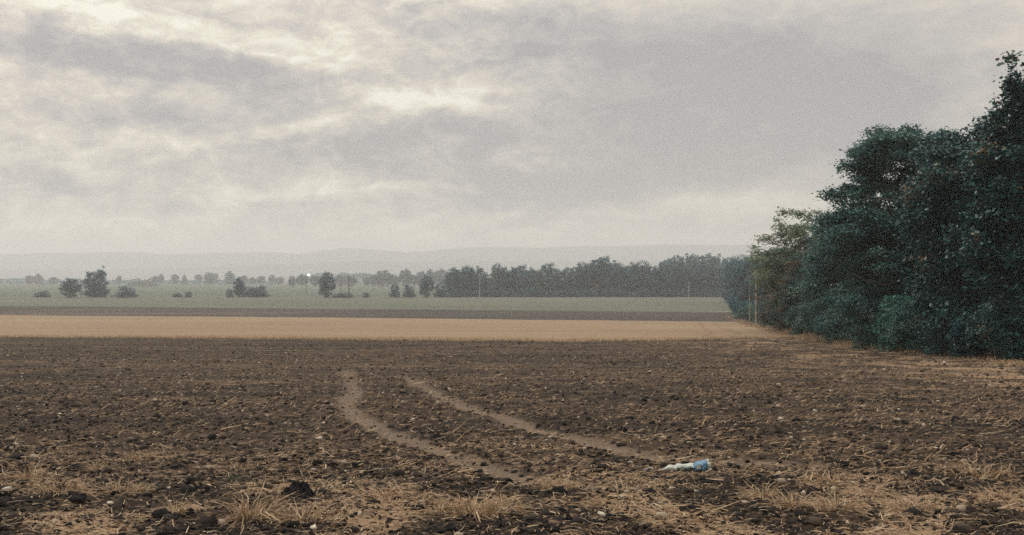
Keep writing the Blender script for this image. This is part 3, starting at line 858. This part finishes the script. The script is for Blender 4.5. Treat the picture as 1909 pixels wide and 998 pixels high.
def loose_straw(seed, n):
    rng = np.random.default_rng(seed)
    x, y = scatter_xy(rng, n, 8.2, 34, 5.0)
    m = straw_mask(x, y)
    k = rng.random(n) < (1 - .7 * track_mask(x, y)) * (m ** 1.2 * .85 * ss(fbm(x * 6, y * 6, 3, 113), .3, .6) + .07)
    x, y = x[k], y[k]; n = len(x)
    z = tz(y) + micro(x, y, track_mask(x, y))
    a = rng.random(n) * 6.28; p = np.abs(rng.normal(size=n)) * .16 + .02
    dv = np.stack([np.cos(a) * np.cos(p), np.sin(a) * np.cos(p), np.sin(p)], 1)
    L = np.exp(rng.normal(size=n) * .6) * .075; W = rng.uniform(.004, .011, n)
    bend = rng.normal(size=(n, 3)) * .12; bend[:, 2] -= np.sin(p) * .8
    me = strand_mesh('loose_straw', np.stack([x, y, z + .012 + rng.random(n) * .02], 1), dv, L, W, bend, rng, 'straw', rng.normal(size=n) * .22 + .48)
    tag(obj('loose_straw', me), 'loose tan straw littering the soil in the foreground', 'straw', kind='stuff')


loose_straw(111, 125000)


def straw_flecks(seed, n):
    rng = np.random.default_rng(seed)
    x, y = scatter_xy(rng, n, 12, 84, 30)
    g = fbm(x * .5, y * 1.1, 4, seed) + .10 * ss(x, 0, 16)
    k = (g + rng.random(n) * .35 > .66) & (y < B1(x / y)) & (rng.random(n) > .6 * track_mask(x, y))
    x, y = x[k], y[k]; n = len(x)
    a = rng.normal(size=n) * .7; p = np.abs(rng.normal(size=n)) * .25 + .03
    dv = np.stack([np.cos(a) * np.cos(p), np.sin(a) * np.cos(p), np.sin(p)], 1)
    L = np.exp(rng.normal(size=n) * .45) * .085; W = rng.uniform(.008, .022, n)
    bend = rng.normal(size=(n, 3)) * .12
    z = tz(y) + micro(x, y, track_mask(x, y)) + .012 + rng.random(n) * .015
    me = strand_mesh('straw_flecks', np.stack([x, y, z], 1), dv, L, W, bend, rng, 'straw', rng.normal(size=n) * .2 + .30)
    tag(obj('straw_flecks', me), 'short broken straw flecks worked into the ploughed field', 'straw', kind='stuff')


straw_flecks(123, 60000)


def verge(seed, n):
    rng = np.random.default_rng(seed)
    y = 30 + rng.random(n) ** 2.0 * 215
    off = rng.normal(size=n) * .6 + .35
    x = forest_edge(y) - off - .3 - 1.0 * ss(y, 140, 70)
    g = fbm(x * .5, y * .5, 3, 115)
    k = g + rng.random(n) * .3 > .6
    x, y, off = x[k], y[k], off[k]; n = len(x)
    z = tz(y)
    a = rng.random(n) * 6.28; p = rng.uniform(.7, 1.45, n)
    dv = np.stack([np.cos(a) * np.cos(p), np.sin(a) * np.cos(p), np.sin(p)], 1)
    L = rng.uniform(.1, .42, n) * (.5 + 1.3 * ss(fbm(x * .35, y * .35, 2, 118), .5, .75)) * np.clip(1.2 - np.abs(off - .2) * .45, .3, 1); W = rng.uniform(.014, .034, n)
    bend = rng.normal(size=(n, 3)) * .2; bend[:, 2] -= .18
    me = strand_mesh('verge_grass', np.stack([x, y, z], 1), dv, L, W, bend, rng, 'straw', rng.normal(size=n) * .22 + .4)
    tag(obj('verge_grass', me), 'dry tan grass fringing the foot of the wood', 'grass', kind='stuff')


verge(117, 30000)


def fringe(seed, n):
    rng = np.random.default_rng(seed)
    u = rng.uniform(-.46, .30, n); d = B1(u) + np.abs(rng.normal(size=n)) * .9 + (fbm(u * 60, u * 0, 3, 119) - .6) * 2.4
    x = u * d; a = rng.random(n) * 6.28; p = rng.uniform(.6, 1.4, n)
    dv = np.stack([np.cos(a) * np.cos(p), np.sin(a) * np.cos(p), np.sin(p)], 1)
    L = rng.uniform(.08, .26, n); W = rng.uniform(.012, .03, n); bend = rng.normal(size=(n, 3)) * .2; bend[:, 2] -= .15
    me = strand_mesh('field_edge_grass', np.stack([x, d, tz(d) + micro(x, d)], 1), dv, L, W, bend, rng, 'straw', rng.normal(size=n) * .2 + .62)
    tag(obj('field_edge_grass', me), 'pale dry grass along the near edge of the stubble', 'grass', kind='stuff')


fringe(121, 16000)


# tufts of dry grass
def tuft_mesh(seed, n, r, h, lean):
    rng = np.random.default_rng(seed)
    a = rng.random(n) * 6.28; rr = r * rng.random(n) ** .6 * .5
    base = np.stack([np.cos(a) * rr, np.sin(a) * rr * .8, np.full(n, -.02)], 1)
    p = rng.uniform(.25, 1.4, n)
    a2 = a + rng.normal(size=n) * .7
    dv = np.stack([np.cos(a2) * np.cos(p) + lean, np.sin(a2) * np.cos(p), np.sin(p)], 1); dv /= np.linalg.norm(dv, axis=1)[:, None]
    L = h * rng.uniform(.5, 1.3, n); W = rng.uniform(.004, .009, n)
    bend = np.stack([np.cos(a2) * .25, np.sin(a2) * .25, -rng.uniform(.1, .5, n)], 1)
    return strand_mesh('blades', base, dv, L, W, bend, rng, 'straw', rng.normal(size=n) * .22 + .5)


TM = [tuft_mesh(201, 170, .26, .22, .2), tuft_mesh(202, 130, .2, .26, -.3), tuft_mesh(203, 220, .4, .17, .1), tuft_mesh(204, 90, .18, .2, .5)]
GRT = [('leaf_grn', None)]
tufts = [(470, 958, 0, 1.5, 'biggest pale dry grass tuft at the bottom, left of centre'), (330, 948, 1, 1.0, 'dry grass tuft beside a dark clod at the bottom left'), (560, 962, 2, 1.2, 'flat spread of dry grass under the dark molehill'),
         (820, 948, 3, 1.0, 'small dry grass tuft at the bottom just left of centre'), (885, 952, 0, 1.5, 'broad tan dry grass tuft at the bottom centre'), (940, 945, 2, 1.1, 'low dry grass tuft right of the bottom centre tuft'),
         (1040, 905, 2, .9, 'dry grass tuft arching over a dark clod below the plastic sack'), (1120, 935, 3, .9, 'thin dry grass tuft among pale stones at the bottom'), (1420, 925, 0, 1.0, 'dry grass tuft below and right of the plastic sack'), (1480, 945, 2, 1.2, 'wide tan grass tuft at the bottom, right part'),
         (1560, 955, 0, 1.2, 'bushy tan grass tuft at the bottom right'), (1610, 925, 1, .9, 'dry grass tuft over a small dark clod at the bottom right'), (1690, 955, 2, 1.1, 'low tan grass tuft at the bottom far right'),
         (1835, 885, 2, 1.4, 'arching dry grass tuft near the right edge'), (1860, 935, 3, 1.2, 'leaning dry stalks at the lower right corner'), (180, 873, 3, .8, 'small upright dry tuft alone in the left field'), (270, 850, 2, 1.0, 'flat pale patch of dry grass in the left field'),
         (55, 890, 1, 1.0, 'dry stalk tuft at the left edge'), (120, 915, 2, 1.0, 'low dry grass tuft in the lower left corner area'), (230, 912, 2, 1.2, 'wide dry grass tuft behind the lower left clods'), (1550, 895, 2, 1.1, 'tan grass mat right of the plastic sack'), (720, 925, 2, 1.0, 'low dry grass tuft right of the dark molehill')]
for px, py, k, s, l in tufts:
    x, y = ground_at(px, py + 6)
    r = obj('dry_grass_tuft', TM[k]); z = float(field_z(x, y)[0])
    r.location = (x, y, z); r.rotation_euler = (0, 0, (px * .71) % 6.28); r.scale = (s, s, s * .9)
    tag(r, l, 'grass tuft', 'dry grass tufts in the foreground')
# green weed shoots
M['weed'] = mat_tint('weed', [(0, (.03, .07, .03)), (1, (.10, .17, .07))], .6, .2)
wm = tuft_mesh(209, 22, .1, .11, 0); wm.materials[0] = M['weed']
for px, py, l in ((437, 892, 'small green weed shoots above the dark molehill'), (1285, 922, 'thin green weed shoots below the plastic sack'), (1078, 948, 'green weed shoots at the bottom right of centre')):
    x, y = ground_at(px, py); r = obj('weed', wm); r.location = (x, y, float(field_z(x, y)[0])); tag(r, l, 'weed', 'green weeds')


# molehill and the few big clods one can pick out
def lump(seed, rx, ry, rz, rough=.22, sub=3, flatbase=True):
    import bmesh
    bm = bmesh.new(); bmesh.ops.create_icosphere(bm, subdivisions=sub, radius=1)
    v = np.array([p.co[:] for p in bm.verts]); f = np.array([[q.index for q in p.verts] for p in bm.faces]); bm.free()
    k = 1 + rough * 2 * (fbm(v[:, 0] * 1.6 + 7 + v[:, 2], v[:, 1] * 1.6 + v[:, 2] * 1.3 + 3, 3, seed) - .5) + rough * 1.1 * (fbm(v[:, 0] * 5 + 3 - v[:, 2] * 4, v[:, 1] * 5 + v[:, 2] * 4, 2, seed + 5) - .5)
    v = v * k[:, None] * np.array([rx, ry, rz])
    return v, f


def clod(name, px, py, w, h, seed, label, cat, tint=.12, sub=4, flat=.55):
    x, y = ground_at(px, py)
    v, f = lump(seed, w / 2, w / 2 * .8, h, .24, sub)
    v[:, 2] = np.where(v[:, 2] < -.03, -.03, v[:, 2])
    me = mesh_np(name, v, tris=f); set_attr(me, 'tint', np.clip(tint + .12 * np.random.default_rng(seed).normal(size=len(f)), 0, 1), 'FACE')
    o = obj(name, me, M['clod']); o.location = (x, y, float(field_z(x, y)[0]) - .01)
    return tag(o, label, cat)


def heap(px, py, w, h, seed, label):
    x, y = ground_at(px, py); nr, na_ = 26, 64
    r = np.linspace(0, 1, nr)[:, None]; a = np.arange(na_)[None] * 2 * np.pi / na_
    ex = r * np.cos(a) * (1 + .25 * (fbm(np.cos(a) * 1.5 + 3, np.sin(a) * 1.5 + 3, 3, seed) - .5)); ey = r * np.sin(a)
    prof = np.clip(1 - r ** 1.7, 0, 1) ** .9
    hh = h * (prof * (1 + .7 * (fbm(ex * 2.2 + 5, ey * 2.2 + 5, 3, seed + 1) - .5)) + .32 * (fbm(ex * 9 + 5, ey * 9, 3, seed + 2) - .5) * (prof + .2))
    v = np.stack([ex * w / 2, ey * w / 2 * .85, hh - .02], -1).reshape(-1, 3)
    i = np.arange(nr - 1)[:, None] * na_; j = np.arange(na_)[None]; j2 = (j + 1) % na_
    q = np.stack([i + j, i + na_ + j, i + na_ + j2, i + j2], -1).reshape(-1, 4)
    J = Join().add(v, q)
    rg = np.random.default_rng(seed)
    for k in range(70):                                   # crumbs on its flanks
        t = rg.random() * 6.28; rr = rg.random() ** .5 * 1.08; m = int(min(rr, 1) * (nr - 1)) * na_ + int(t / 6.284 * na_)
        J.add(IV * (1 + .25 * rg.normal(size=(12, 1))) * rg.uniform(.006, .018) + v[m] + [0, 0, .004], t=IF)
    me = J.mesh('molehill'); set_attr(me, 'tint', np.clip(.07 + .1 * rg.normal(size=len(me.polygons)), 0, 1), 'FACE')
    o = obj('molehill', me, M['clod']); o.location = (x, y, float(field_z(x, y)[0]))
    return tag(o, label, 'molehill')


heap(556, 922, .34, .135, 301, 'dark molehill mound standing proud on the left foreground soil')
for px, py, w, h, s, l in ((300, 962, .17, .06, 302, 'dark clod under dry grass at the bottom left'), (1042, 921, .16, .075, 303, 'dark clod wrapped in dry grass below the plastic sack'), (1610, 940, .15, .05, 304, 'dark clod at the bottom right under a grass tuft'),
                           (1290, 960, .18, .06, 305, 'broad dark clod at the bottom, below the sack'), (130, 925, .22, .05, 306, 'flat dark clod at the lower left'), (745, 882, .16, .035, 307, 'small flat dark clod between the wheel tracks'),
                           (1380, 958, .16, .05, 308, 'dark clod at the bottom right of the sack'), (70, 962, .2, .05, 309, 'dark clod in the lower left corner'), (1510, 918, .2, .05, 310, 'dark turned clod right of and below the sack')):
    clod('soil_clod', px, py, w, h, s, l, 'clod')

# pale stones one can pick out
import bmesh as _bm
SM = []
for k in range(4):
    v, f = lump(320 + k, 1.0, .75, .55, .16, 2)
    me = mesh_np('stone', v, tris=f, smooth=True); set_attr(me, 'tint', np.full(len(f), (.35, .55, .75, .95)[k]), 'FACE'); me.materials.append(M['stone']); SM.append(me)
stones = [(1175, 861, 12, 2, 'oval pale stone up and left of the plastic sack'), (1331, 864, 10, 1, 'pale stone touching the right side of the sack'), (1297, 917, 9, 3, 'whitish round stone below the sack'), (1168, 922, 13, 1, 'tan stone at the lower left of the sack'),
          (1398, 831, 6, 3, 'small white stone above and right of the sack'), (932, 686, 6, 3, 'tiny white stone alone far up the dark field'), (931, 699, 5, 3, 'second tiny white stone just below the lone one'), (803, 733, 6, 3, 'white stone lying on the right wheel track'),
          (1030, 956, 16, 2, 'largest pale stone at the bottom centre'), (1088, 958, 14, 1, 'pinkish pale stone right of the largest one'), (918, 916, 13, 2, 'pale flat stone above the bottom centre tuft'), (1127, 915, 11, 1, 'round tan stone left below the sack'),
          (1148, 911, 10, 2, 'pale stone beside the round tan stone'), (907, 880, 9, 2, 'pale stone at the end of the left track'), (205, 940, 14, 3, 'pale stone at the bottom left'), (503, 898, 9, 2, 'pale stone left above the molehill'),
          (595, 938, 9, 2, 'small pale stone right below the molehill'), (1745, 836, 8, 2, 'pale stone in the right field'), (1803, 838, 7, 3, 'white stone in the far right field'), (1640, 860, 7, 1, 'tan stone right of the sack in mid field'),
          (300, 813, 8, 2, 'pale stone in the left field'), (265, 822, 7, 1, 'tan stone beside the pale one in the left field'), (360, 813, 6, 3, 'whitish pebble in the left mid field'), (1590, 905, 12, 2, 'flat pale stone in the right foreground')]
for px, py, w, k, l in stones:
    x, y = ground_at(px, py); s = w / F * y / 2
    r = obj('stone', SM[k]); r.location = (x, y, float(field_z(x, y)[0]) + s * .25); r.rotation_euler = (0, 0, (px % 7) * .3 - .9); r.scale = (s, s, s)
    tag(r, l, 'stone', 'pale stones on the ploughed soil')
rng = np.random.default_rng(17)
for k in range(120):
    px = rng.uniform(20, 1890); py = 690 + 290 * rng.random() ** .8
    x, y = ground_at(px, py); s = rng.uniform(4, 8.5) / F * y / 2 * (1.0 if py > 760 else .8)
    r = obj('stone', SM[int(rng.integers(0, 4))]); r.location = (x, y, float(field_z(x, y)[0]) + s * .2); r.rotation_euler = (0, 0, rng.random() * 6.28); r.scale = (s, s, s)
    tag(r, 'small pale stone lying loose on the dark ploughed soil', 'stone', 'small stones strewn over the field')


# ------------------------------------------------------------------ the crumpled plastic sack
def mat_plastic(name, kind):
    m, nt, b, tc = new_mat(name)
    P = tc.outputs['Object']
    n = noise(nt, P, 22, 4, .6, .4); n2 = noise(nt, P, 60, 3, .6)
    if kind == 'white':
        col = mixc(nt, n.sstep(.42, .66), (.46, .45, .40), (.20, .22, .21))
    elif kind == 'mid':
        sx = nt.nodes.new('ShaderNodeSeparateXYZ'); nt.links.new(P, sx.inputs[0])
        zc = V(nt, sx.outputs[2]) + (n - .5) * .09
        col = mixc(nt, zc.sstep(.052, .078), (.03, .055, .065), (.42, .45, .41))
        col = mixc(nt, n2.sstep(.6, .72) * .5, col, (.5, .55, .5))
    else:
        col = mixc(nt, n.sstep(.35, .7), (.06, .16, .28), (.13, .255, .37))
        col = mixc(nt, n2.sstep(.64, .74) * .45, col, (.6, .65, .62))
    nt.links.new(col, b.inputs['Base Color'])
    b.inputs['Roughness'].default_value = .35
    bp = nt.nodes.new('ShaderNodeBump'); bp.inputs['Strength'].default_value = .6; bp.inputs['Distance'].default_value = .012
    nt.links.new(n.s, bp.inputs['Height']); nt.links.new(bp.outputs[0], b.inputs['Normal'])
    return m


M['pl_white'] = mat_plastic('plastic_white', 'white'); M['pl_mid'] = mat_plastic('plastic_clear', 'mid'); M['pl_blue'] = mat_plastic('plastic_blue', 'blue')
px0, py0 = 1279, 877
x0, y0 = ground_at(px0, py0)
z0 = float(field_z(x0, y0)[0])
sack = empty('plastic_sack', (x0, y0, z0 - .008), RAD(-4), (1.0, 1.0, .88))
tag(sack, 'crumpled blue and white plastic sack lying on the soil', 'plastic sack')
ST = [  # along x: half width (y), bottom, top
    (-.245, .018, .0, .022), (-.215, .045, .0, .045), (-.19, .06, .0, .068), (-.15, .062, .0, .072), (-.12, .058, .0, .062), (-.08, .07, .0, .082), (-.03, .075, .0, .083), (.02, .07, .0, .088), (.07, .072, .0, .092), (.11, .08, .0, .104), (.15, .09, .0, .120), (.19, .098, .002, .132), (.225, .10, .006, .138)]
st = np.array(ST); xs = np.linspace(st[0, 0], st[-1, 0], 61)
hw, zb, zt_ = (np.interp(xs, st[:, 0], st[:, k]) for k in (1, 2, 3))
na = 28; aa = np.arange(na) * 2 * np.pi / na
XX, AA = np.meshgrid(xs, aa, indexing='ij')
cz = ((zb + zt_) / 2)[:, None]; hz2 = ((zt_ - zb) / 2)[:, None]
crk = 1 + .5 * (fbm(XX * 26 + np.cos(AA) * 2.2 + 9, np.sin(AA) * 2.2 + XX * 9, 3, 401) - .5) + .28 * (1 - np.abs(2 * fbm(XX * 40 + np.cos(AA) * 4, np.sin(AA) * 4 + 5, 2, 405) - 1) - .5)
sq = lambda c: np.sign(c) * np.abs(c) ** .8
YY = hw[:, None] * sq(np.cos(AA)) * crk; ZZ = cz + hz2 * sq(np.sin(AA)) * crk
ZZ = np.maximum(ZZ, .004)
XX = XX + .05 * (fbm(np.cos(AA) * 1.6 + 4, np.sin(AA) * 1.6 + 4, 2, 409) - .5) * ss(XX, -.22, -.1)
XX = XX + .012 * (fbm(AA * 2, AA * 0 + XX * 3, 2, 407) - .5) * ss(XX, .15, .225)


def band(i0, i1, mat, name, solid=True):
    V_ = np.stack([XX[i0:i1 + 1], YY[i0:i1 + 1], ZZ[i0:i1 + 1]], -1).reshape(-1, 3); n = i1 - i0 + 1
    i = np.arange(n - 1)[:, None] * na; j = np.arange(na)[None]; j2 = (j + 1) % na
    q = np.stack([i + j, i + j2, i + na + j2, i + na + j], -1).reshape(-1, 4)
    o = obj(name, mesh_np(name, V_, q, smooth=True), M[mat], sack)
    md = o.modifiers.new('thick', 'SOLIDIFY'); md.thickness = .0025; md.offset = -1
    return o


band(0, 19, 'pl_white', 'crumpled_end')['label'] = 'flattened dirty white end of the sack'
band(19, 42, 'pl_mid', 'body')['label'] = 'dark see through middle with pale creases'
band(42, 60, 'pl_blue', 'open_end')['label'] = 'blue open end of the sack'
# the white printed patch on the blue end, facing the camera
pc = []
for i in (45, 48, 51):
    for j in (12, 13, 14, 15):
        pc.append((XX[i, j], YY[i, j] - .007, ZZ[i, j]))
pv = np.array(pc); pq = []
for a_ in range(2):
    for b_ in range(3): pq.append((a_ * 4 + b_, a_ * 4 + b_ + 1, a_ * 4 + b_ + 5, a_ * 4 + b_ + 4))
o = obj('printed_patch', mesh_np('printed_patch', pv, pq), M['pl_white'], sack)
md = o.modifiers.new('thick', 'SOLIDIFY'); md.thickness = .0015
# torn rim of pale film round the mouth
J = Join()
rim = np.stack([XX[60] + .004, YY[60] * 1.03, ZZ[60] * 1.02 + .002], 1); outr = rim + np.stack([.022 + .016 * np.sin(aa * 5), rim[:, 1] * .05, .010 * np.cos(aa * 3)], 1); outr[:, 2] = np.maximum(outr[:, 2], .004)
k = np.arange(na)
J.add(np.concatenate([rim, outr]), np.stack([k, (k + 1) % na, na + (k + 1) % na, na + k], 1))
o = obj('torn_rim', J.mesh('torn_rim'), M['pl_white'], sack)
md = o.modifiers.new('thick', 'SOLIDIFY'); md.thickness = .002
# twisted tail at the left end
J = Join().tube([(-.235, 0, .012), (-.27, -.01, .012), (-.30, -.012, .006), (-.325, -.02, .003)], [.014, .012, .008, .003], 6)
obj('twisted_tail', J.mesh('twisted_tail', True), M['pl_white'], sack)
# scrap of film a little to the left
x1, y1 = ground_at(1212, 878)
t = np.linspace(-.5, .5, 14); w = np.linspace(-1, 1, 4); T_, W_ = np.meshgrid(t, w, indexing='ij')
sv = np.stack([T_ * .16, W_ * .016 * (1 - (2 * T_) ** 4 * .7), .012 + .02 * (fbm(T_ * 14 + 3, W_ * 1.2, 3, 411) - .35) + .02 * np.cos(T_ * 5)], -1).reshape(-1, 3)
i = np.arange(13)[:, None] * 4 + np.arange(3)[None]
o = obj('plastic_scrap', mesh_np('plastic_scrap', sv, np.stack([i, i + 1, i + 5, i + 4], -1).reshape(-1, 4), smooth=True), M['pl_white'])
md = o.modifiers.new('thick', 'SOLIDIFY'); md.thickness = .002
o.location = (x1, y1, float(field_z(x1, y1)[0]) + .004); o.rotation_euler = (0, 0, RAD(-12))
tag(o, 'thin strip of pale plastic film left of the sack', 'plastic scrap')

# ------------------------------------------------------------------ haze
bm = _bm.new(); _bm.ops.create_cube(bm, size=1)
me = bpy.data.meshes.new('haze'); bm.to_mesh(me); bm.free()
hz_o = bpy.data.objects.new('haze', me); COL.objects.link(hz_o)
hz_o.scale = (17800, 9300, 150); hz_o.location = (0, 9300 / 2 - 400, 150 / 2 - 8)
hm = bpy.data.materials.new('haze'); hm.use_nodes = True
nt = hm.node_tree; nt.nodes.clear()
o_ = nt.nodes.new('ShaderNodeOutputMaterial'); pvn = nt.nodes.new('ShaderNodeVolumePrincipled')
pvn.inputs['Color'].default_value = (.93, .935, .965, 1); pvn.inputs['Density'].default_value = .00043; pvn.inputs['Anisotropy'].default_value = .35
nt.links.new(pvn.outputs[0], o_.inputs['Volume']); me.materials.append(hm)
tag(hz_o, kind='stuff')
